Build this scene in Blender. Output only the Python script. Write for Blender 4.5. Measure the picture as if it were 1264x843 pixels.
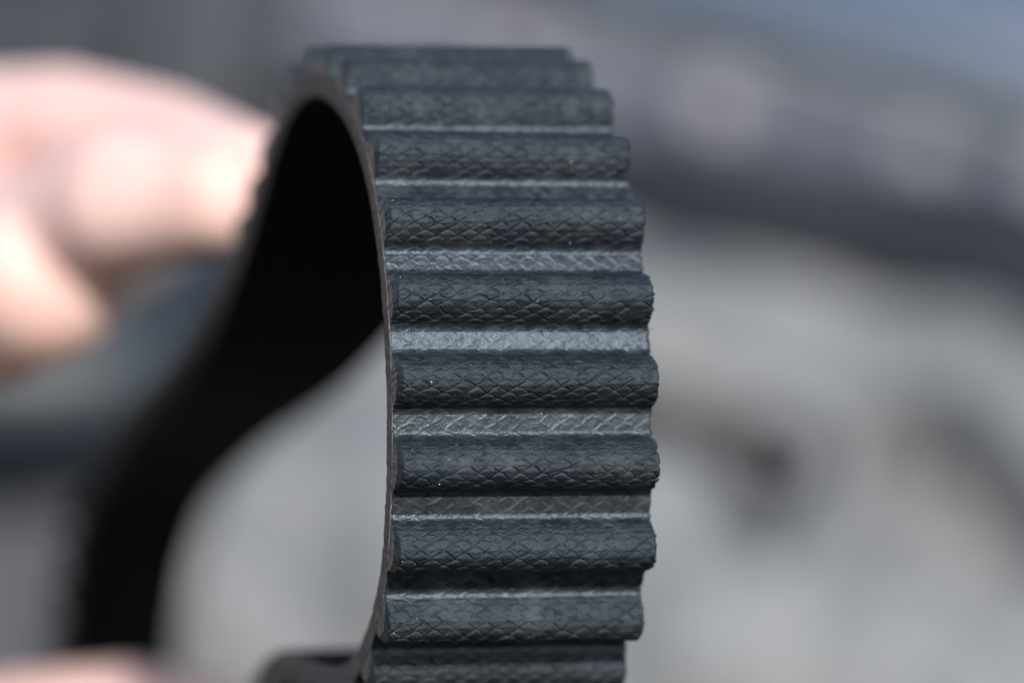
import bpy, math, random
import numpy as np
from mathutils import Matrix, Vector

# ------------------------------------------------------------------ camera, sky, sun
for o in list(bpy.data.objects): bpy.data.objects.remove(o)
scn = bpy.context.scene
COL = scn.collection
MM = 0.001
D = 450.0            # camera to focal plane, mm
K = 13.1             # photo pixels per mm in the focal plane (photo 1264 px wide)
PITCH = math.radians(12)          # the camera looks down
HEIGHT = 1.25
# working frame: x right, y along the view, z up in the picture (mm), origin on the focal plane
ROT = Matrix.Rotation(-PITCH, 4, 'X')
FRAME = Matrix.Translation((0, 0, HEIGHT)) @ ROT

cam_d = bpy.data.cameras.new('camera'); cam = bpy.data.objects.new('camera', cam_d); COL.objects.link(cam)
cam_d.sensor_width = 36.0
cam_d.lens = 36.0 * D / (1264 / K)
cam_d.clip_start = 0.02; cam_d.clip_end = 100
cam.matrix_world = FRAME @ Matrix.Translation((0, -D * MM, 0)) @ Matrix.Rotation(math.radians(90), 4, 'X')
cam_d.dof.use_dof = True
cam_d.dof.focus_distance = (D + 0.5) * MM
cam_d.dof.aperture_fstop = 9.0
scn.camera = cam

SUN_AZ, SUN_EL = math.radians(14), math.radians(26)     # in the working frame: to the right of / above the backward axis
sd = Vector((math.sin(SUN_AZ) * math.cos(SUN_EL), -math.cos(SUN_AZ) * math.cos(SUN_EL), math.sin(SUN_EL)))
sd = (ROT.to_3x3() @ sd).normalized()                   # towards the sun, world
sun_d = bpy.data.lights.new('sun', 'SUN'); sun = bpy.data.objects.new('sun', sun_d); COL.objects.link(sun)
sun_d.energy = 3.3; sun_d.angle = math.radians(3); sun_d.color = (1.0, 0.975, 0.94)
sun.rotation_euler = sd.to_track_quat('Z', 'Y').to_euler()
sun.location = (0, -1, 3)

world = bpy.data.worlds.new('World'); scn.world = world; world.use_nodes = True
wn = world.node_tree.nodes; wl = world.node_tree.links
sky = wn.new('ShaderNodeTexSky'); sky.sky_type = 'NISHITA'; sky.sun_disc = False
sky.sun_elevation = math.asin(sd.z); sky.sun_rotation = math.atan2(sd.x, sd.y)
bg = wn['Background']; bg.inputs['Strength'].default_value = 0.11
wl.new(sky.outputs['Color'], bg.inputs['Color'])

vs = scn.view_settings
vs.view_transform = 'Standard'; vs.look = 'None'; vs.gamma = 1.0; vs.exposure = 0.8; vs.use_curve_mapping = False
scn.render.engine = 'CYCLES'
scn.cycles.use_denoising = True
scn.cycles.max_bounces = 6

# ------------------------------------------------------------------ helpers
def pt(px, py, y):
    """a photo pixel at depth y (mm beyond the focal plane) -> working frame"""
    f = (D + y) / D / K
    return np.array([(px - 632) * f, y, (421.5 - py) * f])

def hash2(ix, iy, seed):
    h = (ix.astype(np.int64) * 374761393 + iy.astype(np.int64) * 668265263 + seed * 974634541) & 0x7fffffff
    h = ((h ^ (h >> 13)) * 1274126177) & 0x7fffffff
    h = h ^ (h >> 16)
    return (h & 0xffff) / 65535.0

def vnoise(x, y, seed=0):
    x = np.asarray(x, float); y = np.asarray(y, float)
    x, y = np.broadcast_arrays(x, y)
    ix = np.floor(x); iy = np.floor(y); fx = x - ix; fy = y - iy
    fx = fx * fx * (3 - 2 * fx); fy = fy * fy * (3 - 2 * fy)
    a = hash2(ix, iy, seed); b = hash2(ix + 1, iy, seed); c = hash2(ix, iy + 1, seed); d = hash2(ix + 1, iy + 1, seed)
    return (a * (1 - fx) + b * fx) * (1 - fy) + (c * (1 - fx) + d * fx) * fy * 1.0

def mesh_np(name, verts, quads, mat, parent=None, base=(0, 0, 0), smooth=True, attr=None, attr2=None):
    """ONE mesh object; verts in working-frame mm, relative to base"""
    v = (np.asarray(verts, float) - np.asarray(base, float)) * MM
    me = bpy.data.meshes.new(name)
    quads = np.asarray(quads, np.int32)
    nf, k = quads.shape
    me.vertices.add(len(v)); me.vertices.foreach_set('co', v.astype(np.float32).ravel())
    me.loops.add(nf * k); me.loops.foreach_set('vertex_index', quads.ravel())
    me.polygons.add(nf); me.polygons.foreach_set('loop_start', np.arange(0, nf * k, k, dtype=np.int32))
    me.polygons.foreach_set('loop_total', np.full(nf, k, np.int32))
    me.polygons.foreach_set('use_smooth', np.full(nf, smooth, bool))
    if attr is not None:
        at = me.attributes.new('wear', 'FLOAT', 'POINT'); at.data.foreach_set('value', np.asarray(attr, np.float32).ravel())
    if attr2 is not None:
        at = me.attributes.new('polish', 'FLOAT', 'POINT'); at.data.foreach_set('value', np.asarray(attr2, np.float32).ravel())
    me.update(calc_edges=True); me.validate()
    me.materials.append(mat)
    o = bpy.data.objects.new(name, me); COL.objects.link(o)
    if parent is not None: o.parent = parent
    return o

def place(o, base=(0, 0, 0)):
    b = Vector([c * MM for c in base])
    o.matrix_world = FRAME @ Matrix.Translation(b)

def thing(name, label, cat, base, group=None):
    o = bpy.data.objects.new(name, None); COL.objects.link(o); o.empty_display_size = 0.01
    place(o, base); tag(o, label, cat, group)
    return o

def tag(o, label=None, cat=None, group=None, kind=None):
    if label: o['label'] = label
    if cat: o['category'] = cat
    if group: o['group'] = group
    if kind: o['kind'] = kind

def grid_quads(nr, nc, close_r=False, off=0):
    r = np.arange(nr if close_r else nr - 1); c = np.arange(nc - 1)
    R, C = np.meshgrid(r, c, indexing='ij'); R2 = (R + 1) % nr
    return np.stack([R * nc + C, R * nc + C + 1, R2 * nc + C + 1, R2 * nc + C], -1).reshape(-1, 4) + off

class MB:
    """collects quad grids into one mesh"""
    def __init__(s): s.v = []; s.q = []; s.n = 0; s.a = []; s.b = []
    def grid(s, pts, close=False, flip=False, attr=None, attr2=None):
        nr, nc = pts.shape[:2]; q = grid_quads(nr, nc, close, s.n)
        if flip: q = q[:, ::-1]
        s.v.append(pts.reshape(-1, 3)); s.q.append(q); s.n += nr * nc
        s.b.append(np.zeros(nr * nc) if attr2 is None else np.asarray(attr2).ravel())
        s.a.append(np.zeros(nr * nc) if attr is None else np.asarray(attr).ravel())
    def build(s, name, mat, parent=None, base=(0, 0, 0), smooth=True, attr=False):
        return mesh_np(name, np.concatenate(s.v), np.concatenate(s.q), mat, parent, base, smooth, np.concatenate(s.a) if attr else None, np.concatenate(s.b) if attr else None)

# ------------------------------------------------------------------ materials
def new_mat(name):
    m = bpy.data.materials.new(name); m.use_nodes = True
    return m, m.node_tree.nodes, m.node_tree.links, m.node_tree.nodes['Principled BSDF']

def noise_node(n, l, scale, detail=4, rough=0.6, coord='Object'):
    tc = n.new('ShaderNodeTexCoord'); t = n.new('ShaderNodeTexNoise')
    t.inputs['Scale'].default_value = scale; t.inputs['Detail'].default_value = detail; t.inputs['Roughness'].default_value = rough
    l.new(tc.outputs[coord], t.inputs['Vector'])
    return t

def ramp(n, l, src, p0, c0, p1, c1):
    r = n.new('ShaderNodeValToRGB'); e = r.color_ramp.elements
    e[0].position = p0; e[0].color = (*c0, 1); e[1].position = p1; e[1].color = (*c1, 1)
    l.new(src, r.inputs['Fac']); return r

def bump(n, l, p, src, strength, dist):
    b = n.new('ShaderNodeBump'); b.inputs['Strength'].default_value = strength; b.inputs['Distance'].default_value = dist
    l.new(src, b.inputs['Height']); l.new(b.outputs['Normal'], p.inputs['Normal']); return b

def simple_mat(name, c0, c1, scale, rough=0.6, spec=0.5, metal=0.0, bstr=0.0, bdist=0.0005, bscale=None):
    m, n, l, p = new_mat(name)
    t = noise_node(n, l, scale)
    r = ramp(n, l, t.outputs['Fac'], 0.35, c0, 0.68, c1)
    l.new(r.outputs['Color'], p.inputs['Base Color'])
    p.inputs['Roughness'].default_value = rough; p.inputs['Specular IOR Level'].default_value = spec; p.inputs['Metallic'].default_value = metal
    if bstr:
        t2 = noise_node(n, l, bscale or scale * 4)
        bump(n, l, p, t2.outputs['Fac'], bstr, bdist)
    return m

def fabric_mat():
    m, n, l, p = new_mat('toothed fabric facing')
    t = noise_node(n, l, 900, 5, 0.65)
    r = ramp(n, l, t.outputs['Fac'], 0.34, (0.006, 0.0075, 0.0095), 0.7, (0.018, 0.0220, 0.0270))
    at = n.new('ShaderNodeAttribute'); at.attribute_name = 'wear'
    mix = n.new('ShaderNodeMix'); mix.data_type = 'RGBA'
    pos = n.new('ShaderNodeClamp'); l.new(at.outputs['Fac'], pos.inputs[0])
    l.new(pos.outputs[0], mix.inputs[0]); l.new(r.outputs['Color'], mix.inputs[6]); mix.inputs[7].default_value = (0.038, 0.044, 0.050, 1)
    neg = n.new('ShaderNodeMath'); neg.operation = 'MULTIPLY'; neg.inputs[1].default_value = -1; neg.use_clamp = True; l.new(at.outputs['Fac'], neg.inputs[0])
    cut = n.new('ShaderNodeMix'); cut.data_type = 'RGBA'
    rc = ramp(n, l, t.outputs['Fac'], 0.32, (0.040, 0.033, 0.030), 0.72, (0.15, 0.124, 0.112))
    l.new(neg.outputs[0], cut.inputs[0]); l.new(mix.outputs[2], cut.inputs[6]); l.new(rc.outputs['Color'], cut.inputs[7])
    l.new(cut.outputs[2], p.inputs['Base Color'])
    td = noise_node(n, l, 210, 6, 0.7)
    rd = ramp(n, l, td.outputs['Fac'], 0.50, (0, 0, 0), 0.74, (0.34,) * 3)
    dm = n.new('ShaderNodeMix'); dm.data_type = 'RGBA'
    l.new(rd.outputs['Color'], dm.inputs[0]); l.new(cut.outputs[2], dm.inputs[6]); dm.inputs[7].default_value = (0.075, 0.082, 0.088, 1)
    l.new(dm.outputs[2], p.inputs['Base Color'])
    t3 = noise_node(n, l, 1100, 6, 0.75)
    rr = ramp(n, l, t3.outputs['Fac'], 0.32, (0.29,) * 3, 0.68, (0.46,) * 3)
    po = n.new('ShaderNodeAttribute'); po.attribute_name = 'polish'
    sub = n.new('ShaderNodeMath'); sub.operation = 'MULTIPLY_ADD'; sub.inputs[1].default_value = -0.07
    l.new(po.outputs['Fac'], sub.inputs[0]); l.new(rr.outputs['Color'], sub.inputs[2]); l.new(sub.outputs[0], p.inputs['Roughness'])
    p.inputs['Specular IOR Level'].default_value = 0.36
    p.inputs['Specular Tint'].default_value = (0.68, 0.86, 1.0, 1)
    t2 = noise_node(n, l, 4200, 5, 0.75)
    bb = bump(n, l, p, t2.outputs['Fac'], 0.65, 0.00017)
    sb = n.new('ShaderNodeMath'); sb.operation = 'MULTIPLY_ADD'; sb.inputs[1].default_value = -0.38; sb.inputs[2].default_value = 0.65
    l.new(po.outputs['Fac'], sb.inputs[0]); l.new(sb.outputs[0], bb.inputs['Strength'])
    return m

def rubber_mat():
    # black smooth back; cut edges (attribute) show brown-grey rubber with cord ends
    m, n, l, p = new_mat('belt backing rubber')
    at = n.new('ShaderNodeAttribute'); at.attribute_name = 'wear'
    t = noise_node(n, l, 1500, 5, 0.7)
    r = ramp(n, l, t.outputs['Fac'], 0.32, (0.075, 0.060, 0.053), 0.72, (0.21, 0.172, 0.155))
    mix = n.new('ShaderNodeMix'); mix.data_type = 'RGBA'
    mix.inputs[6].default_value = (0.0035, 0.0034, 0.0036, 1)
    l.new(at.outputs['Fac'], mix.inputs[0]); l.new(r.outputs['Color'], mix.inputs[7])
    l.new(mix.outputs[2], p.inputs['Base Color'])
    p.inputs['Roughness'].default_value = 0.85; p.inputs['Specular IOR Level'].default_value = 0.12
    t2 = noise_node(n, l, 5000, 4, 0.7)
    bump(n, l, p, t2.outputs['Fac'], 0.6, 0.0001)
    return m

def skin_mat():
    m, n, l, p = new_mat('skin')
    t = noise_node(n, l, 60, 5, 0.6)
    r = ramp(n, l, t.outputs['Fac'], 0.3, (0.64, 0.39, 0.33), 0.7, (0.81, 0.57, 0.51))
    l.new(r.outputs['Color'], p.inputs['Base Color'])
    p.inputs['Roughness'].default_value = 0.55; p.inputs['Specular IOR Level'].default_value = 0.4
    p.inputs['Subsurface Weight'].default_value = 0.25; p.inputs['Subsurface Radius'].default_value = (1.0, 0.35, 0.2)
    p.inputs['Subsurface Scale'].default_value = 0.004
    v = n.new('ShaderNodeTexVoronoi'); v.inputs['Scale'].default_value = 700
    tc = n.new('ShaderNodeTexCoord'); l.new(tc.outputs['Object'], v.inputs['Vector'])
    bump(n, l, p, v.outputs['Distance'], 0.25, 0.0003)
    return m

FABRIC = fabric_mat(); RUBBER = rubber_mat(); SKIN = skin_mat()
NAIL = simple_mat('finger nail', (0.66, 0.44, 0.38), (0.74, 0.52, 0.46), 90, 0.5, 0.4)
THREAD = simple_mat('frayed thread', (0.03, 0.03, 0.032), (0.10, 0.095, 0.09), 4000, 0.7, 0.3)
DUST = simple_mat('pale dust', (0.55, 0.55, 0.55), (0.85, 0.85, 0.85), 3000, 0.3, 0.6)
ALU = simple_mat('cast aluminium', (0.1231, 0.1274, 0.1306), (0.1668, 0.1720, 0.1737), 18, 0.55, 0.4, 0.0, 0.5, 0.0006, 600)
GREYPLASTIC = simple_mat('grey plastic', (0.0579, 0.0631, 0.0776), (0.0762, 0.0823, 0.0992), 25, 0.5, 0.4, 0.0, 0.3, 0.0003, 900)
DARKPLASTIC = simple_mat('dark moulded plastic', (0.0078, 0.0104, 0.0151), (0.0130, 0.0164, 0.0231), 20, 0.5, 0.4, 0.0, 0.3, 0.0003, 900)
BLACKRUBBER = simple_mat('black hose rubber', (0.0083, 0.0093, 0.0122), (0.0148, 0.0166, 0.0211), 40, 0.5, 0.4, 0.0, 0.4, 0.0004, 500)
TEAL = simple_mat('dark teal hose rubber', (0.0080, 0.0134, 0.0187), (0.0126, 0.0202, 0.0268), 40, 0.45, 0.4, 0.0, 0.3, 0.0004, 500)
BLUEPAINT = simple_mat('blue grey paint', (0.0503, 0.0690, 0.1019), (0.0662, 0.0886, 0.1273), 10, 0.35, 0.5)
GREYCOVER = simple_mat('charcoal grey plastic', (0.040, 0.042, 0.048), (0.056, 0.058, 0.066), 25, 0.5, 0.4, 0.0, 0.3, 0.0003, 900)
STEEL = simple_mat('zinc plated steel', (0.1543, 0.1499, 0.1668), (0.2089, 0.2016, 0.2238), 60, 0.55, 0.5, 0.0)

# ------------------------------------------------------------------ background (engine bay, far out of focus)
def slab(name, corners, thick, mat, n=(12, 12), relief=None, parent=None, base=None):
    """a solid plate spanned by four working-frame corners (tl, tr, br, bl) with relief towards the viewer and real thickness"""
    tl, tr, br, bl = [np.asarray(c, float) for c in corners]
    u = np.linspace(0, 1, n[0])[None, :, None]; v = np.linspace(0, 1, n[1])[:, None, None]
    F = (tl * (1 - u) + tr * u) * (1 - v) + (bl * (1 - u) + br * u) * v
    nn = np.cross(tr - tl, bl - tl); nn /= np.linalg.norm(nn)
    if nn[1] > 0: nn = -nn
    if relief is not None: F = F + nn * relief(F)[..., None]
    B = (tl * (1 - u) + tr * u) * (1 - v) + (bl * (1 - u) + br * u) * v - nn * thick
    m = MB(); m.grid(F); m.grid(B, flip=True)
    for e in ((F[0], B[0]), (B[-1], F[-1]), (B[:, 0], F[:, 0]), (F[:, -1], B[:, -1])):
        m.grid(np.stack(e, 0), flip=True)
    b = base if base is not None else (bl + br) / 2
    o = m.build(name, mat, parent, b, smooth=False)
    if parent is None: place(o, b)
    return o

def px_of(F):
    f = K * D / (D + F[..., 1])
    return 632 + F[..., 0] * f, 421.5 - F[..., 2] * f

def tube(name, pts, rad, mat, parent=None, base=None, seg=20, sub=10, caps=True):
    P = np.asarray(pts, float); R = np.broadcast_to(np.asarray(rad, float), (len(P),))
    # Catmull-Rom
    Q = []; RR = []
    for i in range(len(P) - 1):
        p0, p1, p2, p3 = P[max(i - 1, 0)], P[i], P[i + 1], P[min(i + 2, len(P) - 1)]
        for t in np.linspace(0, 1, sub, endpoint=False):
            Q.append(.5 * ((2 * p1) + (-p0 + p2) * t + (2 * p0 - 5 * p1 + 4 * p2 - p3) * t * t + (-p0 + 3 * p1 - 3 * p2 + p3) * t ** 3))
            RR.append(R[i] * (1 - t) + R[i + 1] * t)
    Q.append(P[-1]); RR.append(R[-1]); Q = np.array(Q); RR = np.array(RR)
    T = np.gradient(Q, axis=0); T /= np.linalg.norm(T, axis=1)[:, None]
    A = np.cross(T, (0.13, 0.98, 0.1)); A /= np.linalg.norm(A, axis=1)[:, None]; B = np.cross(T, A)
    th = np.linspace(0, 2 * np.pi, seg + 1)
    G = Q[:, None] + RR[:, None, None] * (np.cos(th)[None, :, None] * A[:, None] + np.sin(th)[None, :, None] * B[:, None])
    m = MB(); m.grid(G)
    if caps:
        for k in (0, -1):
            m.grid(np.stack([G[k], np.broadcast_to(Q[k], G[k].shape)], 0), flip=(k == 0))
    b = base if base is not None else Q[0]
    o = m.build(name, mat, parent, b)
    if parent is None: place(o, b)
    return o

# back wall of the bay
o = slab('engine_bay_wall', (pt(-1500, -700, 760), pt(2800, -700, 760), pt(2800, 1700, 700), pt(-1500, 1700, 700)), 12, DARKPLASTIC, (40, 24),
         lambda F: 6 * np.sin(F[..., 0] / 37.0) * np.cos(F[..., 2] / 29.0))
tag(o, kind='structure')

# pale cast housing, lower right and behind the belt
def seg_d(px, py, a, b):
    ax, ay = a; bx, by = b; t = np.clip(((px - ax) * (bx - ax) + (py - ay) * (by - ay)) / ((bx - ax) ** 2 + (by - ay) ** 2), 0, 1)
    return np.hypot(px - ax - t * (bx - ax), py - ay - t * (by - ay))
def sstep(d, r0, r1):
    t = np.clip((d - r0) / (r1 - r0), 0, 1); return t * t * (3 - 2 * t)
def housing_relief(F):
    px, py = px_of(F); h = np.zeros(px.shape)
    h -= 42 * (1 - sstep(np.hypot((px - 945) / 1.25, py - 560), 42, 66))             # bolt recess
    h -= 26 * (1 - sstep(seg_d(px, py, (700, 500), (940, 540)), 16, 44))              # groove running into it
    h -= 16 * (1 - sstep(seg_d(px, py, (935, 580), (925, 690)), 10, 46))
    h -= 15 * (1 - sstep(seg_d(px, py, (1130, 560), (1420, 880)), 30, 90))            # long diagonal channel
    h += 9 * (1 - sstep(seg_d(px, py, (1190, 520), (1400, 740)), 10, 50))
    h += 10 * (1 - sstep(seg_d(px, py, (330, 700), (900, 760)), 60, 260))
    h += 16 * (vnoise(px / 120, py / 95, 5) - .5) + 1.2 * (vnoise(px / 30, py / 30, 6) - .5)
    return h
hb = pt(700, 900, 430)
housing = thing('cast_housing', 'pale grey cast housing with dark recess filling the lower right behind the belt', 'housing', hb)
slab('housing_body', (pt(400, 190, 470), pt(1560, 470, 470), pt(1560, 1150, 400), pt(90, 1150, 400)), 40, ALU, (220, 160), housing_relief, housing, hb)
def bolt(name, c, r, h, mat, parent, base):
    c = np.asarray(c, float); m = MB(); rings = []
    th = np.linspace(0, 2 * np.pi, 25)
    for rr, hh in ((r, 0), (r, h * .7), (r * .8, h), (r * .35, h), (0.01, h * .9)):
        rings.append(np.stack([c[0] + rr * np.cos(th), np.full(25, c[1] - hh), c[2] + rr * np.sin(th)], -1))
    m.grid(np.array(rings)); return m.build(name, mat, parent, base)
bolt('bolt_head', pt(962, 560, 478), 5.0, 8, STEEL, housing, hb)

# grey ledge with two pale bosses, upper right
lb = pt(860, 300, 560)
ledge = thing('bracket_ledge', 'grey bracket running slantwise above the black hose with pale round bosses', 'bracket', lb)
slab('ledge_plate', (pt(380, -58, 560), pt(1500, 245, 560), pt(1500, 355, 545), pt(380, 105, 545)), 25, GREYPLASTIC, (60, 16),
     lambda F: 2 * np.sin(F[..., 0] / 9.0), ledge, lb)
for (x, y, r) in ((885, 135, 7.5), (1130, 205, 8.5), (1290, 225, 7.0), (640, 60, 7.0)):
    bolt('boss', pt(x, y, 552), r, 14, STEEL, ledge, lb)

# black hose below the ledge
o = tube('black_hose', [pt(300, 100, 530), pt(620, 195, 525), pt(850, 245, 515), pt(1080, 295, 505), pt(1250, 345, 495), pt(1345, 430, 485), pt(1375, 600, 480)],
         [9, 10.5, 12.5, 15.5, 18.5, 20, 20], BLACKRUBBER)
tag(o, 'thick black rubber hose slanting down to the right edge above the pale housing', 'hose')

# blue grey body panel, top right corner
pb = pt(1100, 0, 640)
panel = thing('body_panel', 'smooth blue grey painted car body panel in the top right corner', 'car panel', pb)
slab('panel_sheet', (pt(700, -520, 690), pt(1900, -380, 690), pt(1900, 315, 640), pt(700, -5, 640)), 6, BLUEPAINT, (30, 20),
     lambda F: 6 * np.cos((F[..., 2] - 60) / 30), panel, pb)
tube('rubber_seal', [pt(700, 5, 634), pt(1000, 85, 634), pt(1300, 165, 634), pt(1900, 325, 634)], 8.5, TEAL, panel, pb)

# dark moulded box, upper left
o = slab('dark_plastic_box', (pt(-500, -260, 600), pt(500, -200, 600), pt(430, 600, 540), pt(-500, 600, 540)), 60, DARKPLASTIC, (50, 40),
         lambda F: 8 * (1 - sstep(seg_d(*px_of(F), (-200, 40), (120, 60)), 30, 90)))
tag(o, 'dark grey moulded plastic box above and behind the pinching hand', 'plastic box')
# teal hose, left
o = tube('teal_hose', [pt(-300, 455, 470), pt(-60, 480, 470), pt(120, 470, 475), pt(260, 400, 490), pt(380, 300, 520)], [19, 19, 19, 16, 14], TEAL)
tag(o, 'dark teal rubber hose below the pinching hand at the left edge', 'hose')
# grey block lower left
o = slab('grey_plastic_cover', (pt(-420, 560, 480), pt(190, 600, 480), pt(170, 1150, 440), pt(-420, 1150, 440)), 45, GREYCOVER, (40, 40),
         lambda F: 6 * np.sin(F[..., 0] / 14) * 0.4)
tag(o, 'mid grey plastic cover at the lower left behind the hanging belt', 'plastic cover')

# ------------------------------------------------------------------ the belt
CTRL = [  # along the loop depth, height, azimuth of the width direction
 (68,-40.0,14.5),(60,-36.3,14.5),(52,-34.6,14.5),(40,-34.8,14.5),(28,-34.9,14.5),(21,-34.2,14.5),(14,-32.1,14.5),(7.3,-27.9,14.5),(2.4,-22,14.5),(.4,-15,14.5),(0,-8.5,14.5),(.6,-1.5,14.5),
 (2.6,5.8,14.5),(6.1,12.7,14.5),(11.3,18.6,14.5),(17.9,22.9,14.5),(25.2,25.6,14.5),(33,27.1,14.5),(40,27.2,15),(47,26,16),(54,23.4,18),(60,20.0,20),(77,10.2,30),(106,-1.8,43),(156,-13.2,52),
 (188,-24.4,56),(203,-41,58),(205,-62,58),(196,-90,54),(160,-112,45),(125,-116,30),(95,-104,20),(78,-80,15),(71,-56,14.5)]
BW = 25.4; BACK = 2.4; NS = 10000

def build_path(n):
    A = np.array([(-11.2 - .25 * q, .968 * q, z, math.radians(a)) for q, z, a in CTRL])
    N = len(A); out = []
    for i in range(N):
        p0, p1, p2, p3 = A[(i - 1) % N], A[i], A[(i + 1) % N], A[(i + 2) % N]
        d = lambda a, b: np.linalg.norm(a[:3] - b[:3]) ** .5
        t0 = 0; t1 = d(p1, p0); t2 = t1 + d(p2, p1); t3 = t2 + d(p3, p2)
        t = np.linspace(t1, t2, 60, endpoint=False)[:, None]
        a1 = (t1 - t) / (t1 - t0) * p0 + (t - t0) / (t1 - t0) * p1; a2 = (t2 - t) / (t2 - t1) * p1 + (t - t1) / (t2 - t1) * p2
        a3 = (t3 - t) / (t3 - t2) * p2 + (t - t2) / (t3 - t2) * p3
        b1 = (t2 - t) / (t2 - t0) * a1 + (t - t0) / (t2 - t0) * a2; b2 = (t3 - t) / (t3 - t1) * a2 + (t - t1) / (t3 - t1) * a3
        out.append((t2 - t) / (t2 - t1) * b1 + (t - t1) / (t2 - t1) * b2)
    Q = np.concatenate(out)
    def res(Q):
        QQ = np.vstack([Q, Q[:1]]); s = np.r_[0, np.cumsum(np.linalg.norm(np.diff(QQ[:, :3], axis=0), axis=1))]
        ss = np.linspace(0, s[-1], n, endpoint=False)
        return np.stack([np.interp(ss, s, QQ[:, k]) for k in range(4)], 1), s[-1]
    Q, L = res(Q)
    G = np.exp(-2 * (np.pi * np.fft.fftfreq(n, L / n) * 2.2) ** 2)
    Q = np.real(np.fft.ifft(np.fft.fft(Q, axis=0) * G[:, None], axis=0)); Q, L = res(Q)
    P = Q[:, :3]; W = np.stack([np.cos(Q[:, 3]), np.sin(Q[:, 3]), 0 * Q[:, 3]], 1)
    T = np.roll(P, -1, 0) - np.roll(P, 1, 0); T /= np.linalg.norm(T, axis=1)[:, None]
    Nn = np.cross(W, T); Nn /= np.linalg.norm(Nn, axis=1)[:, None]
    return P, W, Nn, L
PP, PW, PN, LOOP = build_path(NS)
NT = round(LOOP / 7.884); STEP = LOOP / NT; PHASE = 11.34 * 7.884 / STEP - 11
def frame_at(s):
    x = (np.asarray(s, float) / LOOP % 1.0) * NS; i = np.floor(x).astype(int); f = (x - i)[..., None]; i %= NS; j = (i + 1) % NS
    return PP[i] * (1 - f) + PP[j] * f, PW[i] * (1 - f) + PW[j] * f, PN[i] * (1 - f) + PN[j] * f
def belt(s, w, n):
    P, W, N = frame_at(s); return P + W * np.asarray(w)[..., None] + N * np.asarray(n)[..., None]

# tooth profile (offset along the belt, height): concave foot, flank, round crest
TH, HALF = 3.15, 3.12
def tooth_h(x):
    t = np.clip(np.abs(np.asarray(x, float)) / (HALF - 0.52), 0, 1)
    return TH * (1 - t ** 2.2) ** 0.85
def tooth_profile(step):
    x = HALF * np.sin(np.linspace(-np.pi / 2, np.pi / 2, 801)); C = np.stack([x, tooth_h(x)], 1)
    s = np.r_[0, np.cumsum(np.linalg.norm(np.diff(C, axis=0), axis=1))]
    k = int(s[-1] / step) + 1; ss = np.linspace(0, s[-1], k)
    X = np.interp(ss, s, C[:, 0]); Y = np.interp(ss, s, C[:, 1])
    w = max(1, int(0.66 / step))
    for arr in (X, Y):
        p = np.r_[2 * arr[0] - arr[w:0:-1], arr, 2 * arr[-1] - arr[-2:-w - 2:-1]]
        arr[:] = np.convolve(p, np.ones(2 * w + 1) / (2 * w + 1), 'valid')
    X[0], X[-1], Y[0], Y[-1] = -HALF, HALF, 0, 0
    return X, Y, ss

def weave(u, v, conv, seed):
    """relief of the knitted facing (mm): leaf-shaped cells split by wavy lines, cracked where the cloth is stretched (conv=1), ridged in the hollows (conv=0)"""
    per, row = 2.1, 0.68
    uu = u + 0.55 * (vnoise(u / 2.6, v / 2.5, seed) - .5) + 0.16 * (vnoise(u / .45, v / .45, seed + 7) - .5)
    vv = v + 0.40 * (vnoise(u / 1.9, v / 1.2, seed + 1) - .5) + 0.10 * (vnoise(u / .40, v / .35, seed + 8) - .5)
    best = np.full(np.broadcast(u, v).shape, 9.0)
    r0 = np.floor(vv / row)
    for k in (-1, 0, 1, 2):
        r = r0 + k
        ta = (uu / per + 0.5 * (r % 2) + 0.02 * r) % 1.0
        yk = r * row + 0.46 * row * (2.0 * np.sin(np.pi * ta ** 1.35) ** 0.85 - 1.0)
        dd = vv - yk
        best = np.where(np.abs(dd) < np.abs(best), dd, best)
    dist = np.abs(best)
    gate = np.clip((vnoise(u / 0.8, v / 0.55, seed + 2) - 0.32) * 3.2, 0, 1)
    wl = 0.036 + 0.03 * vnoise(u / 1.0, v / 1.0, seed + 3)
    ln = np.exp(-(dist / wl) ** 2)
    crack = -0.27 * ln * (0.06 + 0.94 * gate)
    pillow = 0.036 * np.clip(dist / 0.25, 0, 1) ** 0.7
    tilt = -0.026 * np.clip(best / 0.4, -1, 1) * np.clip(dist / 0.07, 0, 1)
    ridge = 0.038 * np.exp(-(dist / 0.11) ** 2) * (0.25 + 0.75 * gate) + 0.022 * (vnoise(u / .45, v / .35, seed + 9) - .5)
    fine = 0.030 * (vnoise(u / .15, v / .15, seed + 4) - .5) + 0.03 * (vnoise(u / .7, v / .5, seed + 5) - .5)
    h = conv * (crack + pillow + tilt) + (1 - conv) * (ridge - 0.02) + fine * (0.5 + 0.5 * conv)
    wear = np.clip((1 - conv) * 0.55 * np.exp(-(dist / 0.14) ** 2) * gate + 0.10 * (vnoise(u / .9, v / .7, seed + 6) - .55), 0, 1)
    return h, wear

belt_base = belt(np.array(LOOP * 0.80), np.array(BW / 2), np.array(TH))
BELT = thing('timing_belt', 'black toothed rubber timing belt bent into a loop, held between two hands', 'timing belt', belt_base)

def edge_wobble(s, seed):
    return 0.16 * (vnoise(s / .13, s * 0 + .5, seed + 3) - .5) + 0.16 * (vnoise(s / .33, s * 0 + .5, seed) - .5) + 0.14 * (vnoise(s / 1.4, s * 0 + .5, seed + 1) - .5)

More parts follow.
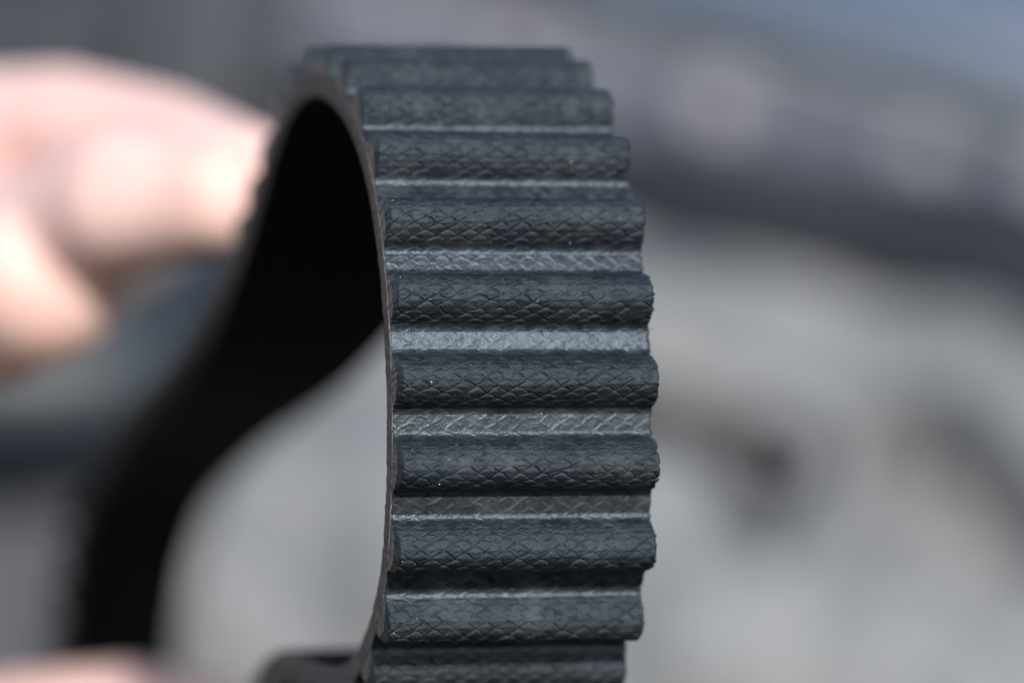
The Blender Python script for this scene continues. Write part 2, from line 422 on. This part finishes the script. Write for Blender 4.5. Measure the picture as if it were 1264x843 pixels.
def strip(name, s0, ds, n, arc, hi, seed, convexity):
    """one tooth or one land between teeth: outer cloth plus its cut ends"""
    du = 0.072 if hi else 0.9
    m = MB()
    nu = int(BW / du) + 1
    fr = np.linspace(0, 1, nu)
    S = s0 + ds
    wa = -edge_wobble(S, 11) * (0.45 if hi else 0) ; wb = BW + edge_wobble(S, 23) * (1.6 if hi else 0)
    w = wa[:, None] * (1 - fr)[None] + wb[:, None] * fr[None]
    if hi:
        h, wear = weave(w, arc[:, None] + 0 * w, convexity[:, None], seed)
        edge = np.minimum(w - wa[:, None], wb[:, None] - w)
        h = h - 0.10 * np.exp(-(np.clip(edge, 0, None) / 0.10) ** 2)
    else:
        h = np.zeros(w.shape); wear = np.zeros(w.shape)
    # displacement direction: normal of the profile
    tx = np.gradient(ds, arc); ty = np.gradient(n, arc); ln = np.hypot(tx, ty); nx, ny = -ty / ln, tx / ln
    taper = np.ones(len(ds))
    SS = (S + nx * 0)[:, None] + (nx * taper)[:, None] * h
    NN = n[:, None] + (ny * taper)[:, None] * h
    NN = NN * (1 - 0.38 * np.exp(-(np.clip(w - wa[:, None], 0, None) / 0.22) ** 2) - 0.06 * np.exp(-(np.clip(wb[:, None] - w, 0, None) / 0.12) ** 2))
    G = belt(SS, w, NN)
    m.grid(G, flip=True, attr=wear, attr2=(1 - convexity)[:, None] + 0 * w)
    # cut ends down to the backing
    for c, fl in ((0, False), (-1, True)):
        rows = []
        for f in (0, .12, .5, 1.0):
            nn = NN[:, c] * (1 - f) + (-0.30) * f
            rows.append(belt(SS[:, c] * (1 - f) + S * f, w[:, c], nn))
        m.grid(np.stack(rows, 1), flip=not fl, attr=np.full((len(ds), 4), -1.0))
    o = m.build(name, FABRIC, BELT, belt_base, True, True)
    return o

for k in range(NT):
    sk = (k + PHASE) * STEP
    Pk, Wk, Nk = frame_at(np.array(sk))
    py = 421.5 - Pk[2] * K * D / (D + Pk[1])
    near = Pk[1] < 52 and -60 < py < 960 and Nk[1] < 0.4
    X, Y, arc = tooth_profile(0.072 if near else 0.5)
    # 1 on the crest and flanks, 0 in the feet
    conv = np.clip((Y - 0.35) / 0.8, 0, 1)
    strip('tooth', sk, X, Y, arc + 20 * k, near, 100 + k * 13, conv)
    l0, l1 = HALF, STEP - HALF
    d = np.linspace(l0, l1, max(3, int((l1 - l0) / (0.072 if near else 0.6)) + 1))
    strip('land', sk, d, np.zeros(len(d)), d + 20 * k + 8, near, 500 + k * 17, np.zeros(len(d)))

# backing: closed ring, smooth black back, brown cut edges
ns = 1500
S = np.linspace(0, LOOP, ns, endpoint=False)
cs = []   # cross-section: (w, n, wear)
t = np.linspace(0, 1, 9)
for f in t: cs.append(('L', -0.12 - (BACK - 0.12 - 0.1) * f))
cs.append(('li', -BACK)); cs.append(('ri', -BACK))
for f in t[::-1]: cs.append(('R', -0.12 - (BACK - 0.12 - 0.1) * f))
rows = []; wr = []
edge_shade = 1.0 - 0.85 * sstep(S / LOOP, 0.31, 0.40) * (1 - sstep(S / LOOP, 0.85, 0.95))  # shade put into the colour: left cut edge darkened along the far strand
for i, (kd, n_) in enumerate(cs):
    rough = 0.10 * (vnoise(S / .30, S * 0 + i * 1.7, 31) - .5) + 0.10 * (vnoise(S / 1.2, S * 0 + i * .4, 32) - .5)
    if kd == 'L': w = -0.06 - edge_wobble(S, 11) * 0.45 + 0.6 * rough; a = edge_shade
    elif kd == 'R': w = BW + 0.06 + edge_wobble(S, 23) * 1.2 + rough; a = 1
    elif kd == 'li': w = np.full(ns, 0.12); a = 0
    else: w = np.full(ns, BW - 0.12); a = 0
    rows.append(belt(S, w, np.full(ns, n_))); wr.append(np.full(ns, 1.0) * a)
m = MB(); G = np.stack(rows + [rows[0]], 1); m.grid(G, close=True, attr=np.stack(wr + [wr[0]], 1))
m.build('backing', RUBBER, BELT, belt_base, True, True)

# frayed thread ends along the cut edges, and pale dust caught in the cloth
rng = random.Random(4)
m = MB()
for i in range(46):
    sk = rng.uniform(0.08, 0.26) * LOOP
    side = 1 if rng.random() < .7 else 0
    off = (sk / STEP - PHASE + .5) % 1.0 - .5; x = off * STEP
    hgt = float(tooth_h(x))
    hgt *= rng.uniform(.3, 1.0)
    p0 = belt(np.array(sk), np.array((BW - .1) if side else .1), np.array(hgt - .05))
    P_, W_, N_ = frame_at(np.array(sk)); d0 = W_ * (1 if side else -1)
    ln = rng.uniform(.2, .6) * (1 if side else .6); r = rng.uniform(.022, .042)
    bend = np.array([rng.uniform(-1, 1), rng.uniform(-1, 1), rng.uniform(-1, 1)])
    q = [p0 + d0 * ln * t + bend * ln * .7 * t * t for t in np.linspace(0, 1, 5)]
    th = np.linspace(0, 2 * np.pi, 6)
    m.grid(np.array([[c + (r * (1 - .7 * j / 4)) * (np.cos(a) * N_ + np.sin(a) * np.array((0, 0, 1.0))) for a in th] for j, c in enumerate(q)]))
o = m.build('frayed_threads', THREAD, BELT, belt_base); tag(o, 'short frayed threads along the cut edges', kind='stuff')
m = MB()
for i in range(75):
    sk = rng.uniform(0.10, 0.25) * LOOP
    u = abs(rng.gauss(0, 3.0)) + .3 if rng.random() < .55 else rng.uniform(.5, BW - .5)
    if u > BW: continue
    off = (sk / STEP - PHASE + .5) % 1.0 - .5; x = off * STEP
    hgt = float(tooth_h(x))
    c = belt(np.array(sk), np.array(u), np.array(hgt + .07))
    r = rng.uniform(.02, .05)
    th = np.linspace(0, 2 * np.pi, 6); ph = np.linspace(0, np.pi, 4)
    sc = [rng.uniform(.5, 1.6) for _ in range(3)]
    m.grid(np.array([[c + r * np.array([np.sin(p) * np.cos(a) * sc[0], np.sin(p) * np.sin(a) * sc[1], np.cos(p) * sc[2]]) for a in th] for p in ph]))
o = m.build('dust_specks', DUST, BELT, belt_base); tag(o, 'tiny pale dust specks caught in the cloth', kind='stuff')

# ------------------------------------------------------------------ hands
def capsule_chain(m, pts, rads, seg=16):
    for (a, ra), (b, rb) in zip(list(zip(pts, rads))[:-1], list(zip(pts, rads))[1:]):
        a = np.asarray(a, float); b = np.asarray(b, float); L = np.linalg.norm(b - a); t = (b - a) / L
        x = np.cross(t, (0.3, 0.2, 0.93)); x /= np.linalg.norm(x); y = np.cross(t, x)
        th = np.linspace(0, 2 * np.pi, seg + 1); rings = []
        for f in np.linspace(-np.pi / 2, 0, 6): rings.append((a + t * ra * math.sin(f), max(ra * math.cos(f), .02)))
        for f in np.linspace(0, np.pi / 2, 6): rings.append((b + t * rb * math.sin(f), max(rb * math.cos(f), .02)))
        m.grid(np.array([[c + r * (math.cos(q) * x + math.sin(q) * y) for q in th] for c, r in rings]))

def hand(label, base, chains, nails):
    root = thing('hand', label, 'hand', base, None)
    m = MB()
    for pts, rads in chains: capsule_chain(m, pts, rads)
    o = m.build('hand_skin', SKIN, root, base)
    r = o.modifiers.new('union', 'REMESH'); r.mode = 'VOXEL'; r.voxel_size = 1.0 * MM
    s = o.modifiers.new('smooth', 'SMOOTH'); s.iterations = 4; s.factor = .5
    r.use_smooth_shade = True
    dg = bpy.context.evaluated_depsgraph_get(); me = bpy.data.meshes.new_from_object(o.evaluated_get(dg))
    o.modifiers.clear(); old = o.data; o.data = me; bpy.data.meshes.remove(old)
    for p in me.polygons: p.use_smooth = True
    for (c, rr_, ax, up, ln, wd) in nails:
        c = np.asarray(c); ax = np.asarray(ax, float); ax /= np.linalg.norm(ax); up = np.asarray(up, float); up -= ax * up.dot(ax); up /= np.linalg.norm(up)
        sd_ = np.cross(ax, up); c = c + up * rr_
        g = []
        for i in np.linspace(-1, 1, 9):
            row = []
            for j in np.linspace(-1, 1, 9):
                ww = wd * math.sqrt(max(1 - .25 * max(i, 0) ** 4 - .45 * max(-i, 0) ** 4, 0))
                row.append(c + ax * ln * i + sd_ * ww * j + up * (-.32 * wd * j * j - .04 * ln * i * i))
            g.append(row)
        g = np.array(g); mm = MB(); mm.grid(g); mm.grid(g - up * .8, flip=True)
        for e in ((g[0], g[0] - up * .8), (g[-1], g[-1] - up * .8), (g[:, 0], g[:, 0] - up * .8), (g[:, -1], g[:, -1] - up * .8)): mm.grid(np.stack(e, 0))
        mm.build('nail', NAIL, root, base)
    return root

h1 = pt(-250, 380, 185)
hand('bare hand pinching the far side of the belt loop between thumb and bent forefinger', h1, [
    ([pt(-60, 190, 172), pt(72, 156, 152), pt(200, 184, 134), pt(306, 222, 112)], [10.5, 7.7, 7.5, 6.4]),           # forefinger
    ([pt(-90, 330, 200), pt(50, 342, 120), pt(120, 305, 140), pt(175, 292, 165)], [12, 10.8, 8.6, 7.0]),            # middle finger, folded
    ([pt(-110, 370, 208), pt(-10, 380, 130), pt(70, 330, 176), pt(130, 310, 190)], [11, 9.4, 8, 6.4]),                # ring finger, folded
    ([pt(-150, 400, 214), pt(-60, 395, 165), pt(10, 350, 186), pt(60, 330, 198)], [10, 8, 7, 5.6]),                 # little finger, folded
    ([pt(-170, 350, 160), pt(20, 306, 132), pt(160, 250, 106), pt(270, 242, 96)], [14, 9.0, 8.3, 6.8]),             # thumb
    ([pt(-60, 190, 172), pt(-330, 330, 195)], [12, 18]), ([pt(-90, 330, 200), pt(-330, 360, 207)], [12, 18]),
    ([pt(-110, 370, 208), pt(-330, 390, 217)], [11, 17]), ([pt(-150, 400, 214), pt(-330, 410, 223)], [11, 16]),
    ([pt(-170, 350, 160), pt(-340, 360, 195)], [14, 20]),
    ([pt(-330, 360, 207), pt(-520, 420, 235), pt(-900, 560, 295)], [21, 24, 30]),
  ], [(pt(250, 243, 98), 6.9, pt(270, 242, 96) - pt(160, 250, 106), (-.1, -.1, 1), 5.6, 4.8)])

h2 = pt(-60, 1150, 190)
hand('bare hand at the bottom edge, its thumb across the hanging part of the belt', h2, [
    ([pt(-140, 965, 182), pt(20, 924, 166), pt(160, 913, 158), pt(305, 922, 160)], [12, 9.6, 9.8, 8.0]),             # thumb
    ([pt(-160, 1080, 240), pt(0, 1010, 235), pt(130, 970, 228), pt(215, 970, 220)], [11, 9.4, 8.4, 6.6]),            # forefinger
    ([pt(-170, 1150, 245), pt(0, 1085, 242), pt(140, 1055, 234), pt(225, 1050, 224)], [11, 9.4, 8.4, 6.6]),
    ([pt(-170, 1230, 245), pt(0, 1175, 242), pt(130, 1140, 234), pt(205, 1135, 224)], [10.5, 9, 8, 6.3]),
    ([pt(-170, 1300, 242), pt(-30, 1260, 238), pt(80, 1225, 230), pt(150, 1215, 222)], [10, 8, 7, 5.6]),
    ([pt(-140, 965, 182), pt(-360, 1120, 220)], [13, 19]),
    ([pt(-160, 1080, 240), pt(-380, 1140, 235)], [12, 18]), ([pt(-170, 1150, 245), pt(-380, 1180, 240)], [12, 18]),
    ([pt(-170, 1230, 245), pt(-380, 1220, 240)], [11, 18]), ([pt(-170, 1300, 242), pt(-380, 1250, 238)], [11, 16]),
    ([pt(-380, 1180, 235), pt(-600, 1260, 250), pt(-1000, 1420, 290)], [21, 24, 30]),
  ], [(pt(262, 919, 160), 8.3, pt(292, 924, 160) - pt(160, 908, 158), (0, -.75, .6), 5.5, 4.8)])
